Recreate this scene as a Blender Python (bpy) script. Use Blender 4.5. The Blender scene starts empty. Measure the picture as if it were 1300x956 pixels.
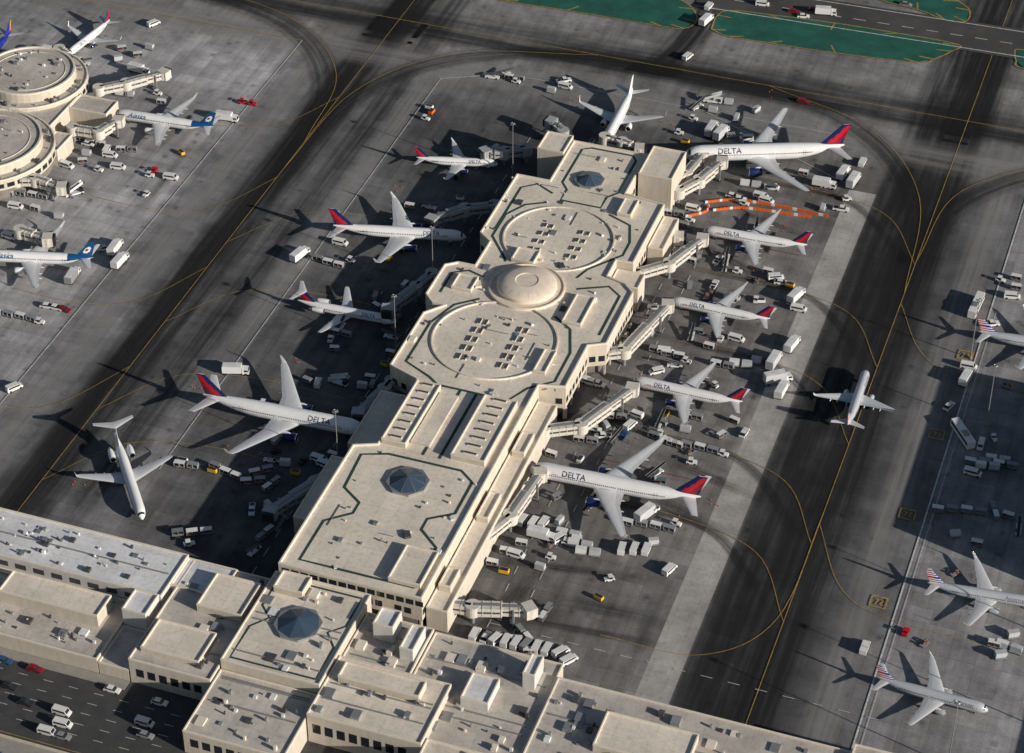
import bpy, bmesh, math, random
from mathutils import Vector, Matrix
R=random.Random(7)
rad=math.radians
sc=bpy.context.scene
# ---------------------------------------------------------------- survey: pier aligned world, x across pier, y along pier
H=483.0; PITCH=rad(37.7); YAW=rad(19.4); F=2966.0
CX,CY=207.0,-600.0
sp,cp=math.sin(PITCH),math.cos(PITCH); sy,cy=math.sin(YAW),math.cos(YAW)
def W(px,py,z=0.0):
    a=(px-650)/F; b=(py-433)/F
    t=(H-z)/(sp+cp*b); X=a*t; Y=(cp-sp*b)*t
    return Vector((X*cy-Y*sy+CX, X*sy+Y*cy+CY, z))
# ---------------------------------------------------------------- materials
def lin(c): return (c[0],c[1],c[2],1)
def mat(name,col,rough=.7,metal=0,var=.0,scale=.6,bump=0,spec=.4,streak=None,seam=None):
    m=bpy.data.materials.new(name); m.use_nodes=True
    nt=m.node_tree; b=nt.nodes['Principled BSDF']
    b.inputs['Base Color'].default_value=lin(col); b.inputs['Roughness'].default_value=rough
    b.inputs['Metallic'].default_value=metal; b.inputs['Specular IOR Level'].default_value=spec
    if var>0:
        def ma(op,a,b_=None):
            n=nt.nodes.new('ShaderNodeMath'); n.operation=op
            for i,v in enumerate((a,b_)):
                if v is None: continue
                if isinstance(v,(int,float)): n.inputs[i].default_value=v
                else: nt.links.new(v,n.inputs[i])
            return n.outputs[0]
        tc=nt.nodes.new('ShaderNodeTexCoord')
        n=nt.nodes.new('ShaderNodeTexNoise'); n.inputs['Scale'].default_value=scale; n.inputs['Detail'].default_value=8; n.inputs['Roughness'].default_value=.65
        src=tc.outputs['Object']
        if streak:
            mp=nt.nodes.new('ShaderNodeMapping'); mp.inputs['Scale'].default_value=streak
            nt.links.new(src,mp.inputs['Vector']); src=mp.outputs['Vector']
        nt.links.new(src,n.inputs['Vector'])
        mr=nt.nodes.new('ShaderNodeMapRange'); mr.inputs['From Min'].default_value=.3; mr.inputs['From Max'].default_value=.7
        mr.inputs['To Min'].default_value=1-var; mr.inputs['To Max'].default_value=1+var
        nt.links.new(n.outputs['Fac'],mr.inputs['Value']); k=mr.outputs[0]
        if seam:
            s=nt.nodes.new('ShaderNodeSeparateXYZ'); nt.links.new(tc.outputs['Object'],s.inputs[0])
            ax,ay=seam; dx=ma('DIVIDE',s.outputs[0],ax); dy=ma('DIVIDE',s.outputs[1],ay)
            j=ma('MAXIMUM',ma('LESS_THAN',ma('FRACT',dx),.22/ax),ma('LESS_THAN',ma('FRACT',dy),.22/ay))
            cb=nt.nodes.new('ShaderNodeCombineXYZ'); nt.links.new(ma('FLOOR',dx),cb.inputs[0]); nt.links.new(ma('FLOOR',dy),cb.inputs[1])
            wn=nt.nodes.new('ShaderNodeTexWhiteNoise'); wn.noise_dimensions='2D'; nt.links.new(cb.outputs[0],wn.inputs['Vector'])
            k=ma('MULTIPLY',k,ma('SUBTRACT',1,ma('MULTIPLY',j,.13))); k=ma('MULTIPLY',k,ma('ADD',.955,ma('MULTIPLY',wn.outputs['Value'],.09)))
            n2=nt.nodes.new('ShaderNodeTexNoise'); n2.inputs['Scale'].default_value=.7; n2.inputs['Detail'].default_value=6; n2.inputs['Roughness'].default_value=.7; nt.links.new(tc.outputs['Object'],n2.inputs['Vector'])
            m2=nt.nodes.new('ShaderNodeMapRange'); m2.inputs[1].default_value=.3;m2.inputs[2].default_value=.52;m2.inputs[3].default_value=.78;m2.inputs[4].default_value=1; nt.links.new(n2.outputs['Fac'],m2.inputs[0])
            k=ma('MULTIPLY',k,m2.outputs[0])
        mx=nt.nodes.new('ShaderNodeVectorMath'); mx.operation='SCALE'
        mx.inputs[0].default_value=col; nt.links.new(k,mx.inputs['Scale'])
        nt.links.new(mx.outputs[0],b.inputs['Base Color'])
    return m
M={}
M['white']=mat('aircraft_white_paint',(.80,.80,.80),.32,var=.04,scale=.4)
M['silver']=mat('aircraft_silver_paint',(.55,.57,.60),.35,metal=.2,var=.05)
M['wing']=mat('wing_grey_paint',(.62,.63,.64),.4,var=.07,scale=.8,streak=(1,.3,1))
M['flap']=mat('flap_grey_paint',(.50,.51,.53),.45,var=.08)
M['metal']=mat('bare_metal',(.72,.72,.72),.28,metal=.8)
M['navy']=mat('navy_paint',(.010,.022,.10),.35)
M['red']=mat('red_paint',(.55,.012,.03),.35)
M['dred']=mat('dark_red_paint',(.28,.008,.02),.35)
M['dark']=mat('dark_opening',(.012,.013,.016),.5)
M['glass']=mat('dark_glass',(.02,.025,.03),.12,spec=.6)
M['tyre']=mat('rubber_tyre',(.02,.02,.02),.85)
M['ablue']=mat('blue_paint',(.01,.07,.22),.35)
M['teal']=mat('teal_paint',(.02,.30,.33),.35)
M['royal']=mat('royal_blue_paint',(.015,.03,.28),.35)
M['orange']=mat('orange_paint',(.75,.14,.02),.5)
M['yellow']=mat('yellow_paint',(.70,.42,.03),.55)
M['vwhite']=mat('vehicle_white_paint',(.74,.74,.72),.4,var=.06)
M['vgrey']=mat('vehicle_grey_paint',(.25,.26,.27),.45,var=.1)
M['vblue']=mat('vehicle_blue_paint',(.03,.08,.2),.4)
M['vdark']=mat('vehicle_dark_paint',(.03,.03,.035),.4)
M['steel']=mat('galvanised_steel',(.33,.34,.34),.5,metal=.5,var=.15,scale=2)
M['roof']=mat('roof_membrane',(.74,.665,.56),.85,var=.15,scale=.06,seam=(5.5,9))
M['roof2']=mat('roof_membrane_grey',(.52,.475,.42),.85,var=.22,scale=.1,seam=(6.5,6.5))
M['roofw']=mat('roof_white_coating',(.72,.72,.72),.8,var=.16,scale=.09,seam=(8,5))
M['parapet']=mat('parapet_cap',(.74,.67,.57),.8,var=.08)
M['wall']=mat('stucco_wall',(.58,.52,.43),.85,var=.13,scale=.5,streak=(1,1,.2))
M['wallw']=mat('white_panel_wall',(.60,.59,.56),.7,var=.1,scale=.5,streak=(1,1,.2))
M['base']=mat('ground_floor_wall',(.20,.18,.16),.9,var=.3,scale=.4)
M['green']=mat('roof_walkway_green',(.03,.065,.05),.8,var=.2)
M['sky']=mat('skylight_blue_glass',(.05,.08,.12),.3,spec=.6,var=.2,scale=2)
M['louv']=mat('dark_louvre',(.07,.07,.07),.6,var=.3)
M['dome']=mat('dome_plaster',(.74,.64,.52),.8,var=.12,scale=.4)
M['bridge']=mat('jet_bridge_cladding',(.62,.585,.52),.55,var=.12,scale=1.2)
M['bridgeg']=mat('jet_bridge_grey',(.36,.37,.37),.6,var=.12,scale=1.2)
M['wline']=mat('white_line_paint',(.55,.55,.53),.7,var=.4,scale=.9)
M['yline']=mat('yellow_line_paint',(.38,.25,.06),.7,var=.45,scale=.7)
M['rline']=mat('red_line_paint',(.28,.04,.03),.7,var=.35,scale=1.2)
M['gpaint']=mat('green_painted_asphalt',(.014,.105,.075),.8,var=.35,scale=.10)
M['conc']=mat('light_concrete',(.40,.385,.36),.9,var=.30,scale=.08,seam=(5.5,6.1))
M['road']=mat('road_asphalt',(.06,.06,.06),.9,var=.25,scale=.2)
M['runway']=mat('taxiway_asphalt',(.065,.063,.062),.9,var=.35,scale=.06)
M['curb']=mat('sidewalk_concrete',(.30,.28,.25),.9,var=.15,scale=.4)
for i,c in enumerate([(.3,.03,.03),(.03,.06,.2),(.02,.02,.02),(.25,.16,.08),(.05,.15,.08)]): M['bag%d'%i]=mat('suitcase_%d'%i,c,.6)

# ---------------------------------------------------------------- mesh builder
class MB:
    def __init__(s): s.v=[];s.f=[];s.m=[];s.slots=[]
    def mi(s,k):
        if k not in s.slots: s.slots.append(k)
        return s.slots.index(k)
    def add(s,vs,fs,k):
        o=len(s.v); s.v+= [tuple(v) for v in vs]
        if callable(k):
            for i,f in enumerate(fs): s.f.append([o+j for j in f]); s.m.append(s.mi(k(i)))
        else:
            i0=s.mi(k)
            for f in fs: s.f.append([o+j for j in f]); s.m.append(i0)
    def box(s,x0,x1,y0,y1,z0,z1,k,top=None,rot=0,org=None):
        vs=[(x0,y0,z0),(x1,y0,z0),(x1,y1,z0),(x0,y1,z0),(x0,y0,z1),(x1,y0,z1),(x1,y1,z1),(x0,y1,z1)]
        if rot:
            c,d=math.cos(rot),math.sin(rot); ox,oy=org if org else ((x0+x1)/2,(y0+y1)/2)
            vs=[(ox+(x-ox)*c-(y-oy)*d,oy+(x-ox)*d+(y-oy)*c,z) for x,y,z in vs]
        fs=[[0,3,2,1],[4,5,6,7],[0,1,5,4],[1,2,6,5],[2,3,7,6],[3,0,4,7]]
        s.add(vs,fs,(lambda i:(top if (i==1 and top) else k)))
    def prof(s,pts,y0,y1,k):
        n=len(pts); vs=[(x,y0,z) for x,z in pts]+[(x,y1,z) for x,z in pts]
        fs=[list(range(n)),list(range(2*n-1,n-1,-1))]+[[i,(i+1)%n,n+(i+1)%n,n+i] for i in range(n)]
        s.add(vs,fs,k)
    def cyl(s,c,r,h,k,axis='z',n=12,r2=None):
        r2=r if r2 is None else r2; vs=[]
        for e,(rr,hh) in enumerate(((r,0),(r2,h))):
            for i in range(n):
                a=2*math.pi*i/n; p=(rr*math.cos(a),rr*math.sin(a))
                if axis=='z': vs.append((c[0]+p[0],c[1]+p[1],c[2]+hh))
                elif axis=='y': vs.append((c[0]+p[0],c[1]+hh,c[2]+p[1]))
                else: vs.append((c[0]+hh,c[1]+p[0],c[2]+p[1]))
        fs=[list(range(n-1,-1,-1)),list(range(n,2*n))]+[[i,(i+1)%n,n+(i+1)%n,n+i] for i in range(n)]
        s.add(vs,fs,k)
    def lathe(s,c,prof,k,axis='z',n=24):
        vs=[];m=len(prof)
        for (r,h) in prof:
            r=max(r,.001)
            for i in range(n):
                a=2*math.pi*i/n
                if axis=='z': vs.append((c[0]+r*math.cos(a),c[1]+r*math.sin(a),c[2]+h))
                else: vs.append((c[0]+h,c[1]+r*math.cos(a),c[2]+r*math.sin(a)))
        fs=[[j*n+i,j*n+(i+1)%n,(j+1)*n+(i+1)%n,(j+1)*n+i] for j in range(m-1) for i in range(n)]
        if callable(k): s.add(vs,fs,lambda q:k(q//n))
        else: s.add(vs,fs,k)
    def prism(s,poly,z0,z1,k,top=None):
        n=len(poly); vs=[(p[0],p[1],z0) for p in poly]+[(p[0],p[1],z1) for p in poly]
        fs=[list(range(n,2*n))]+[[i,(i+1)%n,n+(i+1)%n,n+i] for i in range(n)]
        s.add(vs,fs,lambda i:(top or k) if i==0 else k)
    def ring(s,p1,p2,z0,z1,k):
        n=len(p1); vs=[(p[0],p[1],z0) for p in p1]+[(p[0],p[1],z1) for p in p1]+[(p[0],p[1],z1) for p in p2]+[(p[0],p[1],z0) for p in p2]
        fs=[]
        for i in range(n):
            j=(i+1)%n; fs+= [[i,j,n+j,n+i],[n+i,n+j,2*n+j,2*n+i],[2*n+i,2*n+j,3*n+j,3*n+i]]
        s.add(vs,fs,k)
    def strip(s,pts,w,z,k,closed=False):
        pts=[Vector((p[0],p[1])) for p in pts]; n=len(pts); L=[];Rr=[]
        for i in range(n):
            a=pts[(i-1)%n] if (i>0 or closed) else pts[0]; b=pts[(i+1)%n] if (i<n-1 or closed) else pts[-1]
            d=(b-a); d=d.normalized() if d.length>1e-6 else Vector((1,0)); nn=Vector((-d.y,d.x))
            L.append(pts[i]+nn*w/2); Rr.append(pts[i]-nn*w/2)
        vs=[(p.x,p.y,z) for p in L]+[(p.x,p.y,z) for p in Rr]
        m=n if closed else n-1
        s.add(vs,[[i,n+i,n+(i+1)%n,(i+1)%n] for i in range(m)],k)
    def mesh(s,name,smooth=None,recalc=True):
        me=bpy.data.meshes.new(name); me.from_pydata(s.v,[],s.f)
        for k in s.slots: me.materials.append(M[k])
        me.polygons.foreach_set('material_index',s.m)
        if recalc:
            bm=bmesh.new(); bm.from_mesh(me); bmesh.ops.recalc_face_normals(bm,faces=bm.faces); bm.to_mesh(me); bm.free()
        if smooth:
            me.polygons.foreach_set('use_smooth',[True]*len(me.polygons)); me.set_sharp_from_angle(angle=rad(smooth))
        me.update(); return me
def obj(name,me,parent=None,loc=(0,0,0),rz=0,s=1):
    o=bpy.data.objects.new(name,me); sc.collection.objects.link(o)
    o.location=loc; o.rotation_euler=(0,0,rz); o.scale=(s,s,s)
    if parent: o.parent=parent
    return o
def empty(name,loc=(0,0,0),rz=0,s=1): return obj(name,None,None,loc,rz,s)
def inset(poly,d):
    n=len(poly); out=[]
    area=sum(poly[i][0]*poly[(i+1)%n][1]-poly[(i+1)%n][0]*poly[i][1] for i in range(n))
    sg=1 if area>0 else -1
    for i in range(n):
        p0,p1,p2=[Vector((q[0],q[1])) for q in (poly[i-1],poly[i],poly[(i+1)%n])]
        e1=(p1-p0).normalized(); e2=(p2-p1).normalized()
        n1=Vector((-e1.y,e1.x))*sg; n2=Vector((-e2.y,e2.x))*sg
        b=(n1+n2); b=b/(max(.35,1+n1.dot(n2)))
        q=p1+b*d; out.append((q.x,q.y))
    return out
def circ(cx,cyy,r,n=40,a0=0,a1=2*math.pi): return [(cx+r*math.cos(a0+(a1-a0)*i/n),cyy+r*math.sin(a0+(a1-a0)*i/n)) for i in range(n)]
def smooth(pts,k=8):
    pts=[Vector((p[0],p[1])) for p in pts]; out=[]
    P=[pts[0]*2-pts[1]]+pts+[pts[-1]*2-pts[-2]]
    for i in range(1,len(P)-2):
        for j in range(k):
            t=j/k; a,b,c,d=P[i-1],P[i],P[i+1],P[i+2]
            out.append(.5*((2*b)+(-a+c)*t+(2*a-5*b+4*c-d)*t*t+(-a+3*b-3*c+d)*t**3))
    out.append(pts[-1]); return out

# ---------------------------------------------------------------- ground
def ground_material():
    m=bpy.data.materials.new('apron_pavement'); m.use_nodes=True; nt=m.node_tree; N=nt.nodes; Lk=nt.links
    b=N['Principled BSDF']; b.inputs['Roughness'].default_value=.9; b.inputs['Specular IOR Level'].default_value=.2
    tc=N.new('ShaderNodeTexCoord'); sx=N.new('ShaderNodeSeparateXYZ'); Lk.new(tc.outputs['Object'],sx.inputs[0])
    def math_(op,a,b_=None,c=None,clamp=False):
        n=N.new('ShaderNodeMath'); n.operation=op; n.use_clamp=clamp
        for i,v in enumerate((a,b_,c)):
            if v is None: continue
            if isinstance(v,(int,float)): n.inputs[i].default_value=v
            else: Lk.new(v,n.inputs[i])
        return n.outputs[0]
    def noise(scale,detail=5,vs=None,rough=.55):
        n=N.new('ShaderNodeTexNoise'); n.inputs['Scale'].default_value=scale; n.inputs['Detail'].default_value=detail; n.inputs['Roughness'].default_value=rough
        src=tc.outputs['Object']
        if vs:
            mp=N.new('ShaderNodeMapping'); mp.inputs['Scale'].default_value=vs; Lk.new(src,mp.inputs[0]); src=mp.outputs[0]
        Lk.new(src,n.inputs['Vector']); return n.outputs['Fac']
    def mr(v,a,b_,c,d,sm=False):
        n=N.new('ShaderNodeMapRange'); n.inputs[1].default_value=a;n.inputs[2].default_value=b_;n.inputs[3].default_value=c;n.inputs[4].default_value=d
        if sm: n.interpolation_type='SMOOTHSTEP'
        Lk.new(v,n.inputs[0]); return n.outputs[0]
    X,Y=sx.outputs[0],sx.outputs[1]
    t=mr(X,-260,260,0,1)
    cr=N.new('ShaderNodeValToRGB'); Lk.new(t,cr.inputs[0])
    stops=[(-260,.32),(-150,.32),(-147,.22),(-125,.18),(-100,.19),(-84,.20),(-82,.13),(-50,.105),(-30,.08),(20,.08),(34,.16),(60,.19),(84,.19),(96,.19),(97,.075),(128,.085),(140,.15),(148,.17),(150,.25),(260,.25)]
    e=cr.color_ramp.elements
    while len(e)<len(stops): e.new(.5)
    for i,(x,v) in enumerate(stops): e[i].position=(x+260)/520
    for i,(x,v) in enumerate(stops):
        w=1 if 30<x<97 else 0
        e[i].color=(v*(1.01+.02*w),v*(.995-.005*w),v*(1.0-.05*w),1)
    ymask=mr(math_('ADD',Y,math_('MULTIPLY',noise(.02,3),40)),140,172,0,1,True)
    mix=N.new('ShaderNodeMix'); mix.data_type='RGBA'; Lk.new(ymask,mix.inputs['Factor']); Lk.new(cr.outputs[0],mix.inputs[6]); mix.inputs[7].default_value=(.222,.219,.216,1)
    fx=math_('FLOOR',math_('DIVIDE',X,7.6)); fy=math_('FLOOR',math_('DIVIDE',Y,6.1))
    cb=N.new('ShaderNodeCombineXYZ'); Lk.new(fx,cb.inputs[0]); Lk.new(fy,cb.inputs[1])
    wn=N.new('ShaderNodeTexWhiteNoise'); wn.noise_dimensions='2D'; Lk.new(cb.outputs[0],wn.inputs['Vector'])
    k=mr(wn.outputs['Value'],0,1,.87,1.13)
    jx=math_('LESS_THAN',math_('FRACT',math_('DIVIDE',X,7.6)),.03); jy=math_('LESS_THAN',math_('FRACT',math_('DIVIDE',Y,6.1)),.035)
    j=math_('SUBTRACT',1,math_('MULTIPLY',math_('MAXIMUM',jx,jy),.18))
    k=math_('MULTIPLY',k,j)
    k=math_('MULTIPLY',k,mr(noise(.014,9,None,.62),.3,.7,.55,1.45))
    k=math_('MULTIPLY',k,mr(noise(.11,8,None,.68),.3,.7,.70,1.26))
    k=math_('MULTIPLY',k,mr(noise(1.0,6,(.35,.02,1)),.3,.7,.80,1.18))
    k=math_('MULTIPLY',k,mr(noise(1.4,6,None,.7),.25,.75,.80,1.2))
    vo=N.new('ShaderNodeTexVoronoi'); vo.inputs['Scale'].default_value=.13; Lk.new(tc.outputs['Object'],vo.inputs['Vector'])
    k=math_('MULTIPLY',k,mr(math_('ADD',vo.outputs['Distance'],math_('MULTIPLY',noise(.5,4),.35)),.16,.42,.55,1,True))
    sc_=N.new('ShaderNodeVectorMath'); sc_.operation='SCALE'; Lk.new(mix.outputs[2],sc_.inputs[0]); Lk.new(k,sc_.inputs['Scale'])
    Lk.new(sc_.outputs[0],b.inputs['Base Color'])
    return m
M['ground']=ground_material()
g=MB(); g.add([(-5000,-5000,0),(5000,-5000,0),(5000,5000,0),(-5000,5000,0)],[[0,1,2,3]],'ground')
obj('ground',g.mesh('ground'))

def rubber_mat(name,strength,col=(.020,.020,.021)):
    m=bpy.data.materials.new(name); m.use_nodes=True; nt=m.node_tree; N=nt.nodes; Lk=nt.links
    b=N['Principled BSDF']; b.inputs['Base Color'].default_value=lin(col); b.inputs['Roughness'].default_value=.85; b.inputs['Specular IOR Level'].default_value=.25
    uv=N.new('ShaderNodeUVMap'); uv.uv_map='UVMap'; s=N.new('ShaderNodeSeparateXYZ'); Lk.new(uv.outputs[0],s.inputs[0])
    def ma(op,a,b_=None):
        n=N.new('ShaderNodeMath'); n.operation=op
        for i,v in enumerate((a,b_)):
            if v is None: continue
            if isinstance(v,(int,float)): n.inputs[i].default_value=v
            else: Lk.new(v,n.inputs[i])
        return n.outputs[0]
    v=s.outputs[1]; u=s.outputs[0]
    w=ma('SUBTRACT',1,ma('ABSOLUTE',ma('SUBTRACT',ma('MULTIPLY',v,2),1)))
    mr=N.new('ShaderNodeMapRange'); mr.interpolation_type='SMOOTHSTEP'; Lk.new(w,mr.inputs[0]); mr.inputs[1].default_value=0; mr.inputs[2].default_value=.75; mr.inputs[3].default_value=0; mr.inputs[4].default_value=1
    cb=N.new('ShaderNodeCombineXYZ'); Lk.new(ma('MULTIPLY',u,.012),cb.inputs[0]); Lk.new(ma('MULTIPLY',v,7),cb.inputs[1])
    n1=N.new('ShaderNodeTexNoise'); n1.inputs['Scale'].default_value=1.5; n1.inputs['Detail'].default_value=6; Lk.new(cb.outputs[0],n1.inputs['Vector'])
    m2=N.new('ShaderNodeMapRange'); Lk.new(n1.outputs['Fac'],m2.inputs[0]); m2.inputs[1].default_value=.3; m2.inputs[2].default_value=.65; m2.inputs[3].default_value=.30; m2.inputs[4].default_value=1
    al=ma('MULTIPLY',ma('MULTIPLY',mr.outputs[0],m2.outputs[0]),strength)
    at=N.new('ShaderNodeAttribute'); at.attribute_name='fade'; al=ma('MULTIPLY',al,at.outputs['Fac'])
    Lk.new(al,b.inputs['Alpha']); return m
M['rub']=rubber_mat('tyre_rubber_deposit',.84); M['rub2']=rubber_mat('tyre_rubber_faint',.55); M['lite']=rubber_mat('worn_pale_concrete',.5,(.38,.37,.36))
rubz=[.008]
def rubber(pts,w,k='rub'):
    z=rubz[0]; rubz[0]+=.004
    pts=[Vector((p[0],p[1])) for p in pts]; n=len(pts); me=bpy.data.meshes.new('tyre_marks'); vs=[];dist=[0]
    for i in range(1,n): dist.append(dist[-1]+(pts[i]-pts[i-1]).length)
    T=dist[-1]
    for i in range(n):
        d=(pts[min(n-1,i+1)]-pts[max(0,i-1)]).normalized(); nn=Vector((-d.y,d.x))*w/2
        vs+= [(pts[i].x+nn.x,pts[i].y+nn.y,z),(pts[i].x-nn.x,pts[i].y-nn.y,z)]
    me.from_pydata(vs,[],[[2*i,2*i+1,2*i+3,2*i+2] for i in range(n-1)])
    uvl=me.uv_layers.new(name='UVMap'); fa=me.attributes.new('fade','FLOAT','POINT')
    for p in me.polygons:
        for li in p.loop_indices:
            vi=me.loops[li].vertex_index; uvl.data[li].uv=(dist[vi//2]+z*9000,vi%2)
    for i in range(n):
        fd=max(0,min(1,dist[i]/25,(T-dist[i])/25))
        fa.data[2*i].value=fd; fa.data[2*i+1].value=fd
    me.materials.append(M[k]); obj('tyre_marks',me)
def seg(a,b,n=30): return [(a[0]+(b[0]-a[0])*i/n,a[1]+(b[1]-a[1])*i/n) for i in range(n+1)]
rubber(seg((-117,-190),(-117,300)),30)
rubber(seg((-120,-190),(-120,230)),12)
rubber(seg((-99,-150),(-98,230)),16,'rub2')
rubber(seg((-137,-150),(-137,170)),12,'lite')
rubber(seg((-88,-60),(-88,150)),12,'lite')
rubber(seg((108,-240),(108,300)),28)
rubber(seg((121,-240),(121,260)),18)
rubber(seg((139,-200),(139,250)),14,'lite')
rubber(seg((-400,178),(420,178)),34,'rub2')
rubber(seg((-400,172),(420,172)),12,'rub2')
rubber(seg((-300,150),(300,150)),26,'lite')
rubber(smooth([(-117,40),(-112,110),(-85,155),(-30,176),(60,178)]),14,'rub2')
rubber(smooth([(-117,60),(-124,120),(-160,160),(-230,176)]),16,'rub2')
rubber(smooth([(118,40),(112,110),(85,155),(40,174),(-60,178)]),15,'rub2')
rubber(smooth([(118,60),(126,120),(165,160),(230,176)]),16,'rub2')
rubber(smooth([(-10,160),(0,200),(3,260),(4,330)]),20,'rub')
rubber(smooth([(118,150),(118,200),(122,330)]),30,'rub')
rubber(smooth([(-117,150),(-114,200),(-110,330)]),24,'rub')
for yy in (-77,-42,8,50,112):
    rubber(smooth([(38,yy),(60,yy),(90,yy-4),(116,yy-34)]),5,'rub2')
for i in range(12):
    x=R.uniform(36,84); y=R.uniform(-150,110); a=R.uniform(-.5,.5)+R.choice([0,1.57]); l=R.uniform(25,60)
    rubber(seg((x-math.cos(a)*l/2,y-math.sin(a)*l/2),(x+math.cos(a)*l/2,y+math.sin(a)*l/2),8),R.uniform(4,12),'rub2')
for i in range(9):
    x=R.uniform(-240,-150); y=R.uniform(-120,110); a=R.uniform(-.4,.4)+R.choice([0,1.57]); l=R.uniform(25,60)
    rubber(seg((x-math.cos(a)*l/2,y-math.sin(a)*l/2),(x+math.cos(a)*l/2,y+math.sin(a)*l/2),8),R.uniform(4,12),'rub2')
cs=MB(); cs.add([(86.5,-165,.005),(96.5,-165,.005),(96.5,117,.005),(86.5,117,.005)],[[0,1,2,3]],'conc'); obj('concrete_pavement_strip',cs.mesh('cs'))
# painted lines
pl=MB()
LZ=rubz[0]+.01
def wl(pts,w=.5,k='wline'): 
    global LZ
    LZ+=.0007; pl.strip(pts,w,LZ,k)
wl([(-147,-150),(-147,149)],.4); wl([(-147,149),(-260,149)],.3,'yline')
wl([(-83.5,-110),(-83.5,140)],.3); wl([(-83.5,140),(-60,152)],.3); wl([(-60,152),(75,152)],.25)
wl([(149,-170),(149,140)],.5); wl([(151,-170),(151,60)],.2)
wl([(84.9,120),(20,152)],.25,'wline')
for x in (-116,119): wl([(x,-230),(x,330)],.22,'yline')
wl([(-400,178),(420,178)],.25,'yline')
for c in ([(-116,60),(-112,120),(-85,160),(-30,178)],[(-116,80),(-124,130),(-160,165),(-220,178)],[(119,60),(112,120),(85,160),(40,178)],[(119,80),(126,130),(165,165),(220,178)],[(119,-60),(117,-110),(100,-132),(70,-134)]):
    wl(smooth(c),.22,'yline')
for yy,x0 in ((-77,36),(-42,36),(8,40),(50,36),(112,40)):
    wl(smooth([(x0+10,yy),(x0+40,yy),(104,yy-8),(119,yy-34)]),.18,'yline')
for yy in (-95,-58,-8,42):
    wl(smooth([(-42,yy),(-75,yy),(-100,yy-8),(-116,yy-32)]),.18,'yline')
for yy in (-100,-40,20,80):
    wl(smooth([(-175,yy),(-150,yy),(-130,yy+8),(-116,yy+34)]),.18,'yline')
for yy in (-100,20): wl(smooth([(190,yy),(150,yy),(132,yy+8),(119,yy+34)]),.18,'yline')
for sx_ in (38,46):
    for y in range(-150,60,8): wl([(sx_,y),(sx_,y+3.5)],.22)
for y in range(-145,110,9): wl([(-36,y),(-36,y+4)],.22)
for i in range(1,16): wl([(30+i*8,-140),(33.5+i*8,-140)],.2)
for (x,y) in ((141,-96),(141,-55),(142,-14),(143,30)):
    for q in ([(x,y),(x+5,y)],[(x,y+4.5),(x+5,y+4.5)],[(x+.2,y),(x+.2,y+4.5)],[(x+4.8,y),(x+4.8,y+4.5)],[(x+1.3,y+3.3),(x+2.3,y+3.3),(x+1.7,y+1.1)],[(x+2.9,y+3.3),(x+3.8,y+3.1),(x+2.9,y+1.3),(x+4,y+1.2)]): wl(q,.5,'yline')
for yy in (-59,-17,30,70): wl([(44,yy),(80,yy)],.25,'rline')
nr=MB()
def pxpoly(mb,pts,z,k):
    w=[W(a,b) for a,b in pts]; mb.add([(p.x,p.y,z) for p in w],[list(range(len(w)))],k)
zr=LZ+.01
nr.add([(x,y,zr) for x,y in ((-5,227),(400,238),(400,262),(-5,251))],[[0,1,2,3]],'runway'); obj('service_road',nr.mesh('north_road'))
isl=MB()
islands=[[(903,38),(911,20),(930,14),(975,19),(1060,30),(1140,43),(1216,57),(1208,66),(1185,76),(1165,80),(1060,68),(975,55),(925,47)],
[(560,-14),(640,2),(720,14),(840,34),(868,37),(884,28),(880,12),(862,0),(820,-10),(700,-32),(560,-52)],
[(1060,-22),(1115,0),(1165,13),(1200,26),(1226,28),(1231,14),(1216,2),(1190,-12),(1080,-34)],
[(1288,66),(1300,64),(1400,80),(1400,104),(1300,88),(1290,78)]]
for I in islands: pxpoly(isl,I,zr+.01,'gpaint')
obj('green_painted_island',isl.mesh('isl'))
LZ=zr+.02
for I in islands:
    w=[W(a,b) for a,b in I]; q=smooth(w+[w[0]],4)
    pl.strip(q,.5,LZ,'yline'); LZ+=.002
for I in islands[:3]:
    w=[Vector(W(a,b)[:2]) for a,b in I]; c=sum(w,Vector((0,0)))/len(w)
    for p in w:
        q=p+(c-p).normalized()*6; wl([p,q],.6,'yline')
wl([(-5,229),(400,240)],.5); wl([(-5,249),(400,260)],.5)
for i in range(-1,40): wl([(i*10,238.5+i*.27),(i*10+5,238.6+i*.27)],.4)
obj('pavement_marking',pl.mesh('lines',recalc=False))

# ---------------------------------------------------------------- aircraft
FU=[(0,.03,-.30),(.006,.25,-.27),(.015,.42,-.22),(.026,.58,-.155),(.040,.74,-.09),(.055,.84,-.05),(.075,.93,-.02),(.11,1,0),(.3,1,0),(.5,1,0),(.64,1,0),(.70,.97,.03),(.78,.83,.14),(.86,.60,.33),(.93,.36,.50),(.975,.2,.6),(1,.07,.66)]
TYPES={
'wide767':dict(L=55,S=47.5,r=2.6,zc=4.9,eng=[(.31,2.9,5.6)],wl=2.2,sw=33),
'wide777':dict(L=63.7,S=60,r=3.2,zc=5.8,eng=[(.32,3.8,6.6)],wl=0,sw=34),
'n757':dict(L=47.3,S=40,r=2.0,zc=4.4,eng=[(.33,2.6,5.2)],wl=2.2,sw=27),
'n737':dict(L=39.5,S=35,r=2.0,zc=3.5,eng=[(.30,2.2,4.2)],wl=2.2,sw=27),
'e175':dict(L=31.7,S=27,r=1.6,zc=2.9,eng=[(.32,1.6,3.2)],wl=1.4,sw=26),
'md':dict(L=38,S=29,r=1.75,zc=3.1,eng='rear',wl=0,sw=27),
'crj':dict(L=36,S=26,r=1.5,zc=2.6,eng='rear',wl=1.1,sw=27)}
AF=[0,.03,.12,.3,.55,.76,.78,1.0]; AT=[0,.022,.045,.06,.05,.028,.026,.003]
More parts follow.
